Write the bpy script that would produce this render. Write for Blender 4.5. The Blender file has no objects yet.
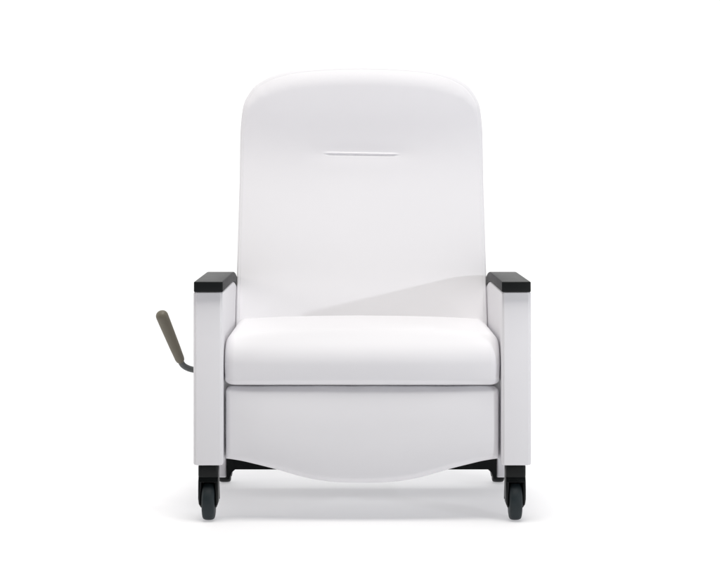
import bpy, bmesh, math, random
import numpy as np
from mathutils import Vector

random.seed(4)
scene = bpy.context.scene
COL = scene.collection

# ------------------------------------------------------------------ camera
CAM_Y, CAM_Z, CAM_X = -5.5, 0.970, -0.0195
cd = bpy.data.cameras.new("camera")
cam = bpy.data.objects.new("camera", cd)
COL.objects.link(cam)
cam.location = (CAM_X, CAM_Y, CAM_Z)
cam.rotation_euler = (math.radians(90), 0, 0)
cd.sensor_width = 36
cd.lens = 36 * 2062 / 720
cd.shift_x = 5 / 720
cd.shift_y = -128 / 720
cd.clip_end = 500
scene.camera = cam

# ------------------------------------------------------------------ materials
def new_mat(name):
    m = bpy.data.materials.new(name)
    m.use_nodes = True
    nt = m.node_tree
    return m, nt, nt.nodes["Principled BSDF"]

def noise_bump(nt, bsdf, layers, dist=0.001):
    tc = nt.nodes.new("ShaderNodeTexCoord")
    prev = None
    for kind, scale, strength, d in layers:
        if kind == 'noise':
            t = nt.nodes.new("ShaderNodeTexNoise")
            t.inputs["Scale"].default_value = scale
            t.inputs["Detail"].default_value = 4
            out = t.outputs["Fac"]
        else:
            t = nt.nodes.new("ShaderNodeTexVoronoi")
            t.feature = 'SMOOTH_F1'
            t.inputs["Scale"].default_value = scale
            out = t.outputs["Distance"]
        nt.links.new(tc.outputs["Object"], t.inputs["Vector"])
        b = nt.nodes.new("ShaderNodeBump")
        b.inputs["Strength"].default_value = strength
        b.inputs["Distance"].default_value = d
        nt.links.new(out, b.inputs["Height"])
        if prev:
            nt.links.new(prev.outputs["Normal"], b.inputs["Normal"])
        prev = b
    nt.links.new(prev.outputs["Normal"], bsdf.inputs["Normal"])
    return tc

def vary(nt, bsdf, c0, c1, scale, rough=None):
    tc = nt.nodes.new("ShaderNodeTexCoord")
    n = nt.nodes.new("ShaderNodeTexNoise")
    n.inputs["Scale"].default_value = scale
    n.inputs["Detail"].default_value = 5
    nt.links.new(tc.outputs["Object"], n.inputs["Vector"])
    mx = nt.nodes.new("ShaderNodeMix"); mx.data_type = 'RGBA'
    mx.inputs[6].default_value = (*c0, 1); mx.inputs[7].default_value = (*c1, 1)
    nt.links.new(n.outputs["Fac"], mx.inputs[0])
    nt.links.new(mx.outputs[2], bsdf.inputs["Base Color"])
    if rough:
        mr = nt.nodes.new("ShaderNodeMapRange")
        mr.inputs["To Min"].default_value = rough[0]; mr.inputs["To Max"].default_value = rough[1]
        nt.links.new(n.outputs["Fac"], mr.inputs["Value"])
        nt.links.new(mr.outputs["Result"], bsdf.inputs["Roughness"])

VINYL, nt, b = new_mat("white_vinyl")
vary(nt, b, (0.754, 0.746, 0.767), (0.772, 0.764, 0.785), 3.0, (0.50, 0.60))
b.inputs["Specular IOR Level"].default_value = 0.28
noise_bump(nt, b, [('voronoi', 900, 0.10, 0.0003), ('noise', 260, 0.10, 0.0004), ('noise', 9, 0.18, 0.0016)])

CAP, nt, b = new_mat("black_urethane")
vary(nt, b, (0.005, 0.0062, 0.0065), (0.008, 0.009, 0.0092), 30, (0.42, 0.52))
b.inputs["Specular IOR Level"].default_value = 0.18
noise_bump(nt, b, [('noise', 500, 0.15, 0.0003)])

CAST, nt, b = new_mat("caster_plastic")
vary(nt, b, (0.003, 0.0042, 0.0044), (0.005, 0.0062, 0.0064), 40, (0.32, 0.45))
b.inputs["Specular IOR Level"].default_value = 0.22
noise_bump(nt, b, [('noise', 300, 0.12, 0.0003)])

TYRE, nt, b = new_mat("slate_rubber")
vary(nt, b, (0.012, 0.019, 0.022), (0.018, 0.026, 0.030), 40, (0.5, 0.62))
b.inputs["Specular IOR Level"].default_value = 0.3
noise_bump(nt, b, [('noise', 400, 0.2, 0.0004)])

GRIP, nt, b = new_mat("olive_rubber")
vary(nt, b, (0.125, 0.112, 0.082), (0.145, 0.130, 0.098), 60, (0.5, 0.6))
noise_bump(nt, b, [('noise', 600, 0.2, 0.0004)])

ROD, nt, b = new_mat("dark_steel")
vary(nt, b, (0.09, 0.095, 0.095), (0.12, 0.125, 0.125), 40, (0.35, 0.45))
b.inputs["Metallic"].default_value = 0.6

FRAME, nt, b = new_mat("black_steel_frame")
vary(nt, b, (0.003, 0.004, 0.0042), (0.005, 0.006, 0.0062), 20, (0.5, 0.6))
b.inputs["Specular IOR Level"].default_value = 0.15

FLOOR, nt, b = new_mat("white_floor")
vary(nt, b, (0.85, 0.85, 0.85), (0.86, 0.86, 0.86), 1.0, (0.55, 0.65))
b.inputs["Specular IOR Level"].default_value = 0.2
noise_bump(nt, b, [('noise', 60, 0.03, 0.001)])

# added translucency: world light from below shows through, lifting the shadow under the chair
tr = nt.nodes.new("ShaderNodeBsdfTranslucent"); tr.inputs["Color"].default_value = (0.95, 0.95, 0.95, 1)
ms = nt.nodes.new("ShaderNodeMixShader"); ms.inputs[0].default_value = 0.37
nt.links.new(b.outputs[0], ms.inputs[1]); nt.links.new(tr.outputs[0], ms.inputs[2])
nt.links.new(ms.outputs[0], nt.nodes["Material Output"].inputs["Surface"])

# ------------------------------------------------------------------ helpers
def finish(name, bm, mat, parent=None, sharp=None):
    bmesh.ops.recalc_face_normals(bm, faces=bm.faces)
    me = bpy.data.meshes.new(name)
    bm.to_mesh(me); bm.free()
    for p in me.polygons:
        p.use_smooth = True
    if sharp is not None:
        me.set_sharp_from_angle(angle=math.radians(sharp))
    me.materials.append(mat)
    o = bpy.data.objects.new(name, me)
    COL.objects.link(o)
    if parent:
        o.parent = parent
    return o

def prism(bm, prof, a0, a1, axis='x', bevel=0.0, seg=3):
    """closed profile (2 coordinates) extruded along an axis, edges rounded"""
    t = bmesh.new()
    def P(u, v, a):
        return (a, u, v) if axis == 'x' else ((u, a, v) if axis == 'y' else (u, v, a))
    va = [t.verts.new(P(u, v, a0)) for u, v in prof]
    vb = [t.verts.new(P(u, v, a1)) for u, v in prof]
    n = len(prof)
    t.faces.new(va); t.faces.new(vb[::-1])
    for i in range(n):
        t.faces.new((va[i], vb[i], vb[(i+1) % n], va[(i+1) % n]))
    bmesh.ops.recalc_face_normals(t, faces=t.faces)
    if bevel:
        ed = [e for e in t.edges if e.calc_face_angle(0) > math.radians(25)]
        bmesh.ops.bevel(t, geom=ed, offset=bevel, segments=seg, profile=0.5, affect='EDGES', clamp_overlap=True)
    me = bpy.data.meshes.new("tmp"); t.to_mesh(me); t.free()
    bm.from_mesh(me); bpy.data.meshes.remove(me)

def box(bm, x0, x1, y0, y1, z0, z1, bevel=0.0, seg=3):
    prism(bm, [(y0, z0), (y1, z0), (y1, z1), (y0, z1)], x0, x1, 'x', bevel, seg)

def tube(bm, pts, radii, n=24, cap=True):
    """round tube along points with a radius for each"""
    pts = [Vector(p) for p in pts]
    rings = []
    prev_u = None
    for i, p in enumerate(pts):
        d = (pts[min(i+1, len(pts)-1)] - pts[max(i-1, 0)]).normalized()
        if prev_u is None:
            u = d.orthogonal().normalized()
        else:
            u = (prev_u - d * prev_u.dot(d)).normalized()
        prev_u = u
        w = d.cross(u)
        rings.append([bm.verts.new(p + (u*math.cos(a) + w*math.sin(a)) * radii[i])
                      for a in [2*math.pi*k/n for k in range(n)]])
    for r0, r1 in zip(rings, rings[1:]):
        for k in range(n):
            bm.faces.new((r0[k], r0[(k+1) % n], r1[(k+1) % n], r1[k]))
    if cap:
        bm.faces.new(rings[0][::-1]); bm.faces.new(rings[-1])

def catmull(pts, n=8):
    out = []
    P = [pts[0]] + list(pts) + [pts[-1]]
    for i in range(1, len(P)-2):
        for k in range(n):
            t = k/n
            a, b_, c, d = (np.array(P[j], float) for j in (i-1, i, i+1, i+2))
            out.append(tuple(0.5*((2*b_) + (-a+c)*t + (2*a-5*b_+4*c-d)*t*t + (-a+3*b_-3*c+d)*t**3)))
    out.append(tuple(pts[-1]))
    return out

def smooth_noise(x, z, seed=0.0):
    """gentle hand-upholstered unevenness, about +-1"""
    return (np.sin(7.1*x + 3.3*z + seed) * np.sin(5.3*z - 2.2*x + 1.7*seed)
            + 0.5*np.sin(17*x - 9*z + 2.1*seed) * np.sin(13*z + 6*x + seed)) / 1.5

def dist_to_outline(X, Z, outline):
    """smallest distance of grid points to a closed polyline, and the |normal z| there"""
    o = np.array(outline); a = o; b_ = np.roll(o, -1, axis=0)
    best = np.full(X.shape, 1e9); nz = np.zeros(X.shape)
    for p, q in zip(a, b_):
        d = q - p; L = d.dot(d)
        if L < 1e-14: continue
        t = np.clip(((X-p[0])*d[0] + (Z-p[1])*d[1]) / L, 0, 1)
        D = np.hypot(X-p[0]-t*d[0], Z-p[1]-t*d[1])
        m = D < best
        best[m] = D[m]; nz[m] = abs(d[0]) / math.sqrt(L)
    return best, nz

def pillow(name, X, Z, outline, r_fn, face_fn, thick, mat, parent, back_r=0.02, place=None, soft=None):
    """upholstered panel: grid (X,Z) fills the outline; front is rounded into the sides"""
    D, NZ = dist_to_outline(X, Z, outline)
    R = r_fn(X, Z, NZ)
    E = np.clip(R - D, 0, R)
    arc = R - np.sqrt(np.maximum(R*R - E*E, 0))
    if soft is not None:      # there the face rolls over only part way and ends in a seam
        k = soft(X, Z, NZ)
        arc = arc*(1-k) + k*R*0.46*(E/R)**2
    Y = arc - face_fn(X, Z, D)
    ny, nx = X.shape
    bm = bmesh.new()
    V = [[bm.verts.new((X[j, i], Y[j, i], Z[j, i])) for i in range(nx)] for j in range(ny)]
    for j in range(ny-1):
        for i in range(nx-1):
            bm.faces.new((V[j][i], V[j][i+1], V[j+1][i+1], V[j+1][i]))
    loop = V[0][:] + [V[j][-1] for j in range(1, ny)] + V[-1][-2::-1] + [V[j][0] for j in range(ny-2, 0, -1)]
    cx, cz = X.mean(), Z.mean()
    prev = loop
    for k, (dep, ins) in enumerate([(0.3, 0), (0.6, 0), (1-back_r/thick, 0), (1-0.3*back_r/thick, back_r*.3), (1, back_r)]):
        cur = []
        for v in loop:
            dx, dz = v.co.x-cx, v.co.z-cz
            L = math.hypot(dx, dz) or 1
            cur.append(bm.verts.new((v.co.x - dx/L*ins, v.co.y + (thick - v.co.y)*dep, v.co.z - dz/L*ins)))
        n = len(loop)
        for i in range(n):
            bm.faces.new((prev[i], prev[(i+1) % n], cur[(i+1) % n], cur[i]))
        prev = cur
    bm.faces.new(prev)
    bmesh.ops.remove_doubles(bm, verts=bm.verts, dist=1e-6)
    if place:
        for v in bm.verts:
            v.co = place(v.co)
    return finish(name, bm, mat, parent, sharp=60)

def edge_spaced(n, k=2.2):
    """-1..1 with samples crowded at both ends"""
    t = np.linspace(-1, 1, n)
    return np.sin(t*math.pi/2) * 0.75 + np.sign(t)*(1-(1-abs(t))**k)*0.25

# ------------------------------------------------------------------ the recliner
chair = bpy.data.objects.new("recliner_chair", None)
COL.objects.link(chair)
chair["label"] = "white upholstered recliner with black arm caps, side lever and casters"
chair["category"] = "recliner"

# ---- backrest
# side curve of the backrest: leans back up to the tuck, then stands nearly upright
S_T, LOW_A, TOP_A = 0.512, math.radians(22.0), math.radians(-8.0)
ss = np.linspace(-0.2, 1.0, 2401)
ang_s = TOP_A + (LOW_A-TOP_A)/(1+np.exp((ss-(S_T+0.022))/0.054))
ang_s += math.radians(5.0)*np.clip((0.36-ss)/0.36, 0, 1.2)**1.2
cy_ = np.cumsum(np.sin(ang_s))*(ss[1]-ss[0]); cz_ = np.cumsum(np.cos(ang_s))*(ss[1]-ss[0])
cy_ += 0.575 - np.interp(0, ss, cy_); cz_ += 0.50 - np.interp(0, ss, cz_)
# half outline in the plane of the face: (half width, height along the face)
half_px = [(0, 67.2), (20, 67.5), (38, 68.5), (58, 70.1), (72.5, 72.3), (88, 76.5), (99.5, 82.0),
           (106.8, 87.2), (113.3, 95.2), (117.2, 102.5), (119.0, 110), (120.5, 122.5), (121.5, 140)]
half = []
py_s = 160 - (cz_-CAM_Z)*2062/(5.5+cy_)          # how high each level stands, from the measured picture
for hx, py in half_px:
    s_ = float(np.interp(-py, -py_s, ss))
    half.append((hx*(5.5+float(np.interp(s_, ss, cy_)))/2062, s_))
half += [(0.3702, half[-1][1]-0.12), (0.3712, 0.30), (0.3717, 0.14), (0.3715, 0.0), (0.371, -0.06)]
hc = catmull(half, 10)
# resample by arc length, extra rows at the tuck line
acc = [0]
for p, q in zip(hc, hc[1:]):
    acc.append(acc[-1] + math.hypot(q[0]-p[0], q[1]-p[1]))
hw_a = np.array([p[0] for p in hc]); s_a = np.array([p[1] for p in hc]); acc = np.array(acc)
s_tuck = float(np.interp(-154.0, -py_s, ss))
s_top = half[0][1]
params = list(np.linspace(0, acc[-1], 170))
a_t = np.interp(-s_tuck, -s_a, acc)
params += list(a_t + np.linspace(-0.022, 0.022, 45)) + list(np.linspace(0, 0.30, 60))
params = np.array(sorted(set(round(float(p), 5) for p in params)))
hw = np.interp(params, acc, hw_a); sv = np.interp(params, acc, s_a)
hw = np.maximum(hw, 0.0004)
u = edge_spaced(161)
X = hw[:, None] * u[None, :]
Z = np.repeat(sv[:, None], len(u), axis=1)
outline = [(h, s) for h, s in zip(hw_a, s_a)] + [(-h, s) for h, s in zip(hw_a[::-1], s_a[::-1])]

def back_face(x, s, d):
    t = np.clip(d/0.16, 0, 1)
    crown = 0.012 * (t*(2-t))
    lumbar = 0.003 * np.exp(-((s-0.20)/0.16)**2) * np.clip(1-(x/0.37)**2, 0, 1)
    head = 0.003 * np.exp(-((s-(s_tuck+0.10))/0.075)**2) * np.clip(1-(x/0.36)**2, 0, 1)
    tilt = s - s_tuck + 0.0135*x/0.36*0.5
    along = 1/(1+np.exp((abs(x)-0.1055)/0.0022))
    wide = np.exp(-(x/0.15)**4)
    tuck = -0.0018*along*np.exp(-((tilt+0.0050)/0.0022)**2) - 0.0030*wide*np.exp(-(tilt/0.024)**2)
    lip = 0.0027*along*np.exp(-(tilt/0.0026)**2)
    seam = -0.0011*np.exp(-((d-0.0085)/0.0016)**2)
    return crown + lumbar + head + tuck + lip + seam + 0.0012*smooth_noise(x, s, 1.3)

def back_r(x, s, nz):
    top = np.clip((s - (s_top-0.30))/0.22, 0, 1)
    return 0.008 + 0.005*np.clip((s-0.15)/0.15, 0, 1) + (0.036*nz**1.2 + 0.006)*top

def back_place(c):
    a = float(np.interp(c.z, ss, ang_s)); y0 = float(np.interp(c.z, ss, cy_)); z0 = float(np.interp(c.z, ss, cz_))
    return Vector((c.x, y0 + c.y*math.cos(a), z0 - c.y*math.sin(a)))

pillow("backrest", X, Z, outline, back_r, back_face, 0.13, VINYL, chair, 0.03, back_place,
       lambda x, s, nz: np.clip((s-(s_top-0.30))/0.15, 0, 1))

# ---- seat cushion: side profile swept across, ends rounded in
def seat_mesh(hx, yf, yb, z0, z1):
    prof = []      # (y, z, end weight), going round from the back bottom
    def arc(cy, cz, ry, rz, a0, a1, n, w0, w1):
        for k in range(n):
            f = k/(n-1); a = math.radians(a0+(a1-a0)*f)
            prof.append((cy+ry*math.cos(a), cz+rz*math.sin(a), w0+(w1-w0)*f))
    def line(p, q, n, w):
        for k in range(1, n):
            f = k/n
            prof.append((p[0]+(q[0]-p[0])*f, p[1]+(q[1]-p[1])*f, w))
    rb, ry, rz = 0.018, 0.076, 0.076
    arc(yb-0.02, z0+0.02, 0.02, 0.02, 0, -90, 8, .5, .5)
    line((yb-0.02, z0), (yf+rb, z0), 30, .5)
    arc(yf+rb, z0+rb, rb, rb, 270, 180, 14, .5, .8)
    line((yf, z0+rb), (yf, z1-rz), 22, .9)
    arc(yf+ry, z1-rz, ry, rz, 180, 90, 50, 1, 1)
    line((yf+ry, z1), (yb-0.03, z1), 60, 1)
    arc(yb-0.03, z1-0.03, 0.03, 0.03, 90, 0, 10, 1, .6)
    line((yb, z1-0.03), (yb, z0+0.02), 10, .5)
    n = len(prof)
    nor = []
    for k in range(n):
        a, b_ = prof[k-1], prof[(k+1) % n]
        d = Vector((b_[0]-a[0], b_[1]-a[1])).normalized()
        nor.append(Vector((d.y, -d.x)))   # inwards for this winding
    cyc, czc = (yf+yb)/2, (z0+z1)/2
    k = n//3
    if nor[k].dot(Vector((cyc-prof[k][0], czc-prof[k][1]))) < 0:
        nor = [-v for v in nor]
    rx = 0.026
    xs = list(np.linspace(-hx+rx, hx-rx, 110))
    cols = [(-hx+rx*(1-math.cos(t)), rx*(1-math.sin(t))) for t in np.linspace(0, math.pi/2, 16)][:-1]
    cols += [(x, 0.0) for x in xs] + [(-x, e) for x, e in cols[::-1]]
    bm = bmesh.new(); rings = []
    for x, e in cols:
        r = []
        for k in range(n):
            y, z, w = prof[k]
            y += nor[k].x*e*w; z += nor[k].y*e*w
            fx = x/hx; fz = (z-czc)/((z1-z0)/2); fy = (y-cyc)/((yb-yf)/2)
            top = max(0, min(1, fz)); front = max(0, min(1, (0.12+yf-y)/0.12)); front = front*front*(3-2*front)
            z += top*top*0.0125*(1-fx*fx) + top*top*0.0012*float(smooth_noise(x, y, 2.4))
            y -= front*0.014*(1-abs(fx)**3.5)*(1-0.9*fz*fz) + front*0.0011*float(smooth_noise(x*1.4, z*2, .4))
            r.append(bm.verts.new((x + (math.copysign(0.0035, x)*abs(fx)**8*(1-fz*fz)), y, z)))
        rings.append(r)
    for a, b_ in zip(rings, rings[1:]):
        for k in range(n):
            bm.faces.new((a[k], a[(k+1) % n], b_[(k+1) % n], b_[k]))
    bm.faces.new(rings[0]); bm.faces.new(rings[-1][::-1])
    return bm
finish("seat_cushion", seat_mesh(0.3665, 0.018, 0.66, 0.3665, 0.5005), VINYL, chair, sharp=50)

# ---- footrest with its waved lower edge
def wave_z(x):
    pts = [(0, 0.1015), (0.03, 0.1018), (0.07, 0.1032), (0.11, 0.1072), (0.16, 0.1170), (0.20, 0.1288), (0.24, 0.1405),
           (0.28, 0.1505), (0.32, 0.1602), (0.345, 0.1645), (0.368, 0.1675)]
    xs = [p[0] for p in pts]; zs = [p[1] for p in pts]
    return np.interp(np.abs(x), xs, zs)
xe = 0.3665*edge_spaced(201)
zb = wave_z(xe)
ker = np.ones(9)/9
zb = np.convolve(np.pad(zb, 4, mode='edge'), ker, mode='valid')
RC = 0.016
zt_ = 0.3625 - (RC - np.sqrt(np.maximum(RC*RC - np.maximum(0, np.abs(xe)-(0.3665-RC))**2, 0)))
zt_ = zt_ + 0.0006*np.sin(xe*19+1.1)*np.sin(xe*7.3) + 0.0004*np.sin(xe*47)
v = (edge_spaced(90)+1)/2
X = np.repeat(xe[None, :], 90, axis=0)
Zs = zt_[None, :] + (zb-zt_)[None, :]*v[:, None]
X = X * (1 - 0.0*Zs)
outline = [(x, z) for x, z in zip(xe, zt_)] + [(x, z) for x, z in zip(xe[::-1], zb[::-1])]
def foot_face(x, z, d):
    lo = np.interp(x, xe, zb)
    q = np.abs(2*(z-lo)/(0.3625-lo) - 1)
    return 0.018*(1-q**2.6)*(1-np.abs(x/0.3665)**5) + 0.0010*smooth_noise(x, z*1.5, 3.1)
def foot_r(x, z, nz):
    low = np.clip((0.25-z)/0.1, 0, 1)
    return 0.015 + 0.005*nz
pillow("footrest", X, Zs, outline, foot_r, foot_face, 0.055, VINYL, chair, 0.012,
       lambda c: Vector((c.x, c.y + 0.030, c.z)))

# ---- arms
def arm_curve(off):
    """top line of the arm seen from the side, moved outward by off"""
    base = [(0.46, 0.618), (0.51, 0.6160), (0.57, 0.6095), (0.63, 0.598), (0.68, 0.583), (0.715, 0.564), (0.736, 0.538), (0.744, 0.505)]
    b2 = catmull(base, 4)
    out = []
    for i, p in enumerate(b2):
        a = b2[max(i-1, 0)]; c = b2[min(i+1, len(b2)-1)]
        d = Vector((c[0]-a[0], c[1]-a[1])).normalized()
        n = Vector((-d.y, d.x))
        out.append((p[0]+n.x*off, p[1]+n.y*off))
    return out

def make_arm(side):
    """side -1 left, +1 right"""
    def sx(a, b_):
        return (min(side*a, side*b_), max(side*a, side*b_))
    bm = bmesh.new()
    x0, x1 = sx(0.3720, 0.4510)
    prof = [(0.004, 0.155), (0.004, 0.618)] + arm_curve(0) + [(0.750, 0.44), (0.755, 0.155)]
    prism(bm, prof, x0, x1, 'x', 0.0055, 4)
    arm = finish("armrest", bm, VINYL, chair, sharp=35)
    # padded front facing between its two side seams
    bm = bmesh.new()
    x0, x1 = sx(0.3775, 0.4445)
    prism(bm, [(x0, 0.1555), (x1, 0.1555), (x1, 0.6175), (x0, 0.6175)], -0.0008, 0.010, 'y', 0.0030, 4)
    finish("front_panel", bm, VINYL, arm, sharp=50)
    # rear leg, slimmer than the arm
    bm = bmesh.new()
    x0, x1 = sx(0.400, 0.4475)
    prism(bm, [(0.615, 0.028), (0.655, 0.028), (0.672, 0.170), (0.585, 0.170)], x0, x1, 'x', 0.006, 3)
    finish("rear_leg", bm, VINYL, arm, sharp=40)
    # black cap that runs along the top and folds down behind
    bm = bmesh.new()
    x0, x1 = sx(0.3712, 0.4485)
    low = [(-0.014, 0.6185)] + [(p[0], p[1]+0.0005) for p in arm_curve(0)]
    up = [(-0.0125, 0.6462)] + arm_curve(0.028)
    prism(bm, low + up[::-1], x0, x1, 'x', 0.0028, 3)
    finish("arm_cap", bm, CAP, arm, sharp=35)
    return arm

make_arm(-1)
make_arm(1)

# ---- base frame under the seat
bm = bmesh.new()
half_bar = [(0.0, 0.0545), (0.374, 0.0545), (0.3835, 0.046), (0.3890, 0.034), (0.3920, 0.026), (0.3990, 0.026), (0.3990, 0.172), (0.0, 0.172)]
for s in (-1, 1):
    prism(bm, [(s*x, z) for x, z in half_bar], 0.600, 0.650, 'y', 0.0)
for s in (-1, 1):
    a, b_ = sorted((s*0.330, s*0.366))
    box(bm, a, b_, 0.10, 0.5995, 0.162, 0.205, 0.003)
    a, b_ = sorted((s*0.30, s*0.333))
    prism(bm, [(0.12, 0.206), (0.60, 0.206), (0.60, 0.33), (0.12, 0.33)], a, b_, 'x', 0.002)
finish("base_frame", bm, FRAME, chair, sharp=40)

# ---- front casters
def wheel_mesh(bm, cx, cy, r, w, n=64):
    prof = []
    hw_ = w/2
    prof = [(-hw_, r*0.30), (-hw_, r*0.78), (-hw_*0.94, r*0.88), (-hw_*0.80, r*0.95), (-hw_*0.55, r*0.985), (-hw_*0.2, r),
            (hw_*0.2, r), (hw_*0.55, r*0.985), (hw_*0.80, r*0.95), (hw_*0.94, r*0.88), (hw_, r*0.78), (hw_, r*0.30)]
    rings = []
    for x, rr in prof:
        rings.append([bm.verts.new((cx+x, cy+rr*math.cos(2*math.pi*k/n), r+rr*math.sin(2*math.pi*k/n))) for k in range(n)])
    for a, b_ in zip(rings, rings[1:]):
        for k in range(n):
            bm.faces.new((a[k], a[(k+1) % n], b_[(k+1) % n], b_[k]))
    bm.faces.new(rings[0]); bm.faces.new(rings[-1][::-1])

def front_caster(cx, swing=0.0):
    cy = 0.062
    bm = bmesh.new()
    # stem housing
    prism(bm, [(cx-0.0268, cy-0.0325), (cx+0.0268, cy-0.0325), (cx+0.0268, cy+0.0280), (cx-0.0268, cy+0.0280)], 0.116, 0.1545, 'z', 0.0075, 4)
    # hood over the wheel
    arc_o = [(cy + 0.0600*math.cos(math.radians(a)), 0.052 + 0.0600*math.sin(math.radians(a))) for a in range(-5, 96, 6)]
    arc_i = [(cy + 0.0550*math.cos(math.radians(a)), 0.052 + 0.0550*math.sin(math.radians(a))) for a in range(-5, 96, 6)]
    prism(bm, arc_o + arc_i[::-1], cx-0.0255, cx+0.0255, 'x', 0.0)
    for s in (-1, 1):
        # cheek plate: wide at the hub, narrowing in a soft point below it
        inner, outer = 0.0182, 0.0269
        prof = [(cy-0.030, 0.113), (cy-0.034, 0.085), (cy-0.034, 0.060), (cy-0.028, 0.044), (cy-0.012, 0.034), (cy+0.012, 0.034),
                (cy+0.028, 0.044), (cy+0.034, 0.060), (cy+0.034, 0.085), (cy+0.030, 0.113)]
        n0 = len(bm.verts)
        a, b_ = sorted((cx+s*inner, cx+s*outer))
        prism(bm, prof, a, b_, 'x', 0.0035, 3)
        bm.verts.ensure_lookup_table()
        for vv in bm.verts[n0:]:
            if vv.co.z < 0.052:
                f = (0.052-vv.co.z)/0.020
                vv.co.x -= s*0.0070*min(1, f)**1.3*max(0, (abs(vv.co.x-cx)-0.0185)/0.0087)
    # bridge joining the cheeks above the wheel
    prism(bm, [(cy-0.0345, 0.1055), (cy+0.030, 0.1055), (cy+0.028, 0.124), (cy-0.0255, 0.124)], cx-0.0265, cx+0.0265, 'x', 0.0025)
    c = finish("caster", bm, CAST, chair, sharp=35)
    bm = bmesh.new()
    wheel_mesh(bm, cx, cy, 0.052, 0.0345)
    finish("wheel", bm, TYRE, c, sharp=40)
    bm = bmesh.new()
    tube(bm, [(cx-0.0268, cy, 0.056), (cx+0.0268, cy, 0.056)], [0.006, 0.006], 20)
    finish("axle", bm, ROD, c, sharp=40)
    bm = bmesh.new()
    tube(bm, [(cx, cy, 0.1548), (cx, cy, 0.168)], [0.0145, 0.0145], 24)
    finish("stem", bm, ROD, c, sharp=40)
    return c

front_caster(-0.4135)
front_caster(0.4120)

def rear_caster(side):
    cx = side*0.411
    bm = bmesh.new()
    prism(bm, [(0.672, 0.075), (0.675, 0.030), (0.70, 0.018), (0.735, 0.022), (0.742, 0.075), (0.72, 0.12), (0.682, 0.12)],
          *sorted((cx-0.022, cx+0.022)), 'x', 0.004)
    c = finish("caster", bm, CAST, chair, sharp=35)
    bm = bmesh.new()
    wheel_mesh(bm, cx, 0.712, 0.030, 0.036, 40)
    finish("wheel", bm, CAST, c, sharp=40)
rear_caster(-1); rear_caster(1)

# ---- recline lever
ang = Vector((-0.5500, 0.150, 0.5470)); low = Vector((-0.5060, 0.235, 0.4145))
bm = bmesh.new()
rod = catmull([(-0.440, 0.250, 0.384), (-0.462, 0.248, 0.3845), (-0.482, 0.245, 0.389), (-0.498, 0.240, 0.399), tuple(low), tuple(low.lerp(ang, 0.25))], 6)
tube(bm, rod, [0.0085]*len(rod), 20)
lever = finish("recline_lever", bm, ROD, chair, sharp=50)
bm = bmesh.new()
d = (ang-low).normalized()
pts, rad = [], []
L = (ang-low).length
base = low - d*0.006
for f, r in [(0.0, 0.0095), (0.004, 0.0118), (0.010, 0.0130), (0.03, 0.0137), (0.3*L, 0.0145), (0.6*L, 0.0157), (0.85*L, 0.0167), (L, 0.0171)]:
    pts.append(base + d*f); rad.append(r)
for k in range(1, 9):
    a = k/8*math.pi/2
    pts.append(base + d*(L + 0.0150*math.sin(a))); rad.append(max(0.0171*math.cos(a)**0.8, 0.0004))
tube(bm, pts, rad, 32)
finish("grip", bm, GRIP, lever, sharp=60)

# ------------------------------------------------------------------ floor
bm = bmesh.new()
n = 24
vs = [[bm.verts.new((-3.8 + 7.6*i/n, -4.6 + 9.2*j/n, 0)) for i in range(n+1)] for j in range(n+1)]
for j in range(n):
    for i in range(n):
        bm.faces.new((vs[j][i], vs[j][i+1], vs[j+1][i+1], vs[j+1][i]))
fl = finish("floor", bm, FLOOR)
fl["kind"] = "structure"

# ------------------------------------------------------------------ studio surround (bright behind and overhead, dimmer on the camera side)
w = bpy.data.worlds.new("World")
scene.world = w
w.use_nodes = True
nt = w.node_tree
bg = nt.nodes["Background"]
tc = nt.nodes.new("ShaderNodeTexCoord")
sp = nt.nodes.new("ShaderNodeSeparateXYZ")
nt.links.new(tc.outputs["Generated"], sp.inputs[0])
def mrange(src, a, b_, c, d, kind='SMOOTHSTEP'):
    m = nt.nodes.new("ShaderNodeMapRange"); m.interpolation_type = kind
    m.inputs["From Min"].default_value = a; m.inputs["From Max"].default_value = b_
    m.inputs["To Min"].default_value = c; m.inputs["To Max"].default_value = d
    nt.links.new(src, m.inputs["Value"]); return m.outputs["Result"]
FRONT, BACK, TOP, TILT, BELOW = 0.0, 1.18, 0.46, 16, 1.04  # BELOW is added light under the floor, also the white past its edge
horiz = mrange(sp.outputs["Y"], -0.35, 0.45, FRONT, BACK)
ax = nt.nodes.new("ShaderNodeVectorMath"); ax.operation = 'DOT_PRODUCT'
nt.links.new(tc.outputs["Generated"], ax.inputs[0]); ax.inputs[1].default_value = (0, math.sin(math.radians(TILT)), math.cos(math.radians(TILT)))
up = mrange(ax.outputs["Value"], 0.45, 0.95, 0.0, 1.0)
mx = nt.nodes.new("ShaderNodeMix"); mx.data_type = 'FLOAT'
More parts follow.
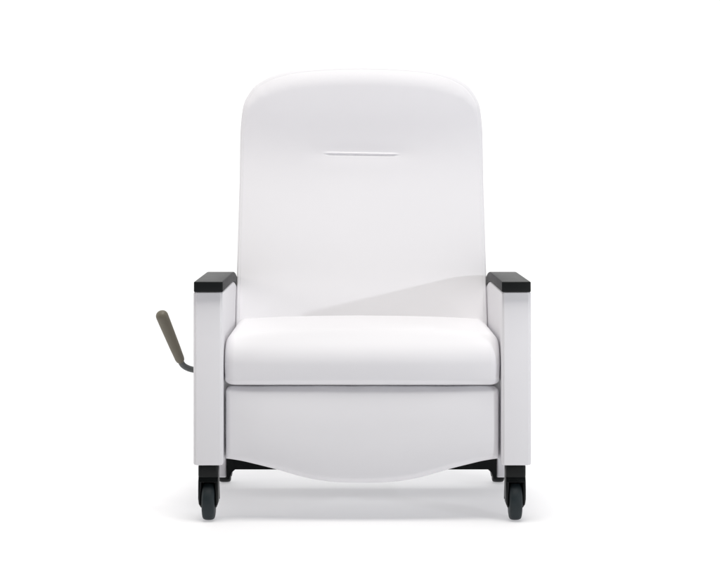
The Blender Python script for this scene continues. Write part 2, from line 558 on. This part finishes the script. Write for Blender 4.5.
nt.links.new(up, mx.inputs[0]); nt.links.new(horiz, mx.inputs[2]); mx.inputs[3].default_value = TOP
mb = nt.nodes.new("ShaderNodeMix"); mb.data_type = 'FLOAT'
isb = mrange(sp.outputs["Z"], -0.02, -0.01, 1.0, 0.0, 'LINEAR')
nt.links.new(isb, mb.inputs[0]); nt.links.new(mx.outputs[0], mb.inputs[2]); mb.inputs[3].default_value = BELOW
nt.links.new(mb.outputs[0], bg.inputs["Strength"])
mc = nt.nodes.new("ShaderNodeMix"); mc.data_type = 'RGBA'
mc.inputs[6].default_value = (0.97, 0.96, 1.05, 1)
mc.inputs[7].default_value = (1.0, 1.0, 0.99, 1)
nt.links.new(mrange(sp.outputs["Y"], -0.5, 0.2, 0, 1), mc.inputs[0])
nt.links.new(mc.outputs[2], bg.inputs["Color"])

# ------------------------------------------------------------------ lamps
def area(name, loc, target, size, power, color, size_y=None):
    l = bpy.data.lights.new(name, 'AREA')
    l.energy = power; l.color = color; l.size = size
    if size_y:
        l.shape = 'RECTANGLE'; l.size_y = size_y
    o = bpy.data.objects.new(name, l)
    COL.objects.link(o)
    o.location = loc
    o.rotation_euler = (Vector(target)-Vector(loc)).to_track_quat('-Z', 'Y').to_euler()
    return o
area("key_lamp", (2.75, -2.55, 1.20), (0, 0.5, 0.7), 0.05, 31, (0.93, 0.96, 1.0))
area("fill_lamp", (-3.4, -0.25, 1.7), (0, 0.3, 0.3), 0.8, 15, (1.0, 0.94, 0.88))
area("high_lamp", (0.2, -1.7, 7.5), (0, 0.4, 0.6), 3.2, 445, (1.0, 0.985, 0.95))
area("far_floor_fill", (0, 5.0, 4.2), (0, 4.2, 0), 5.0, 120, (1.0, 1.0, 1.0), 2.5)  # added fill, whitens the far floor up to its edge

scene.view_settings.view_transform = 'Standard'
scene.view_settings.look = 'None'
scene.view_settings.exposure = 0.07
scene.view_settings.gamma = 1
scene.cycles.use_denoising = True
scene.cycles.max_bounces = 10
scene.cycles.diffuse_bounces = 6
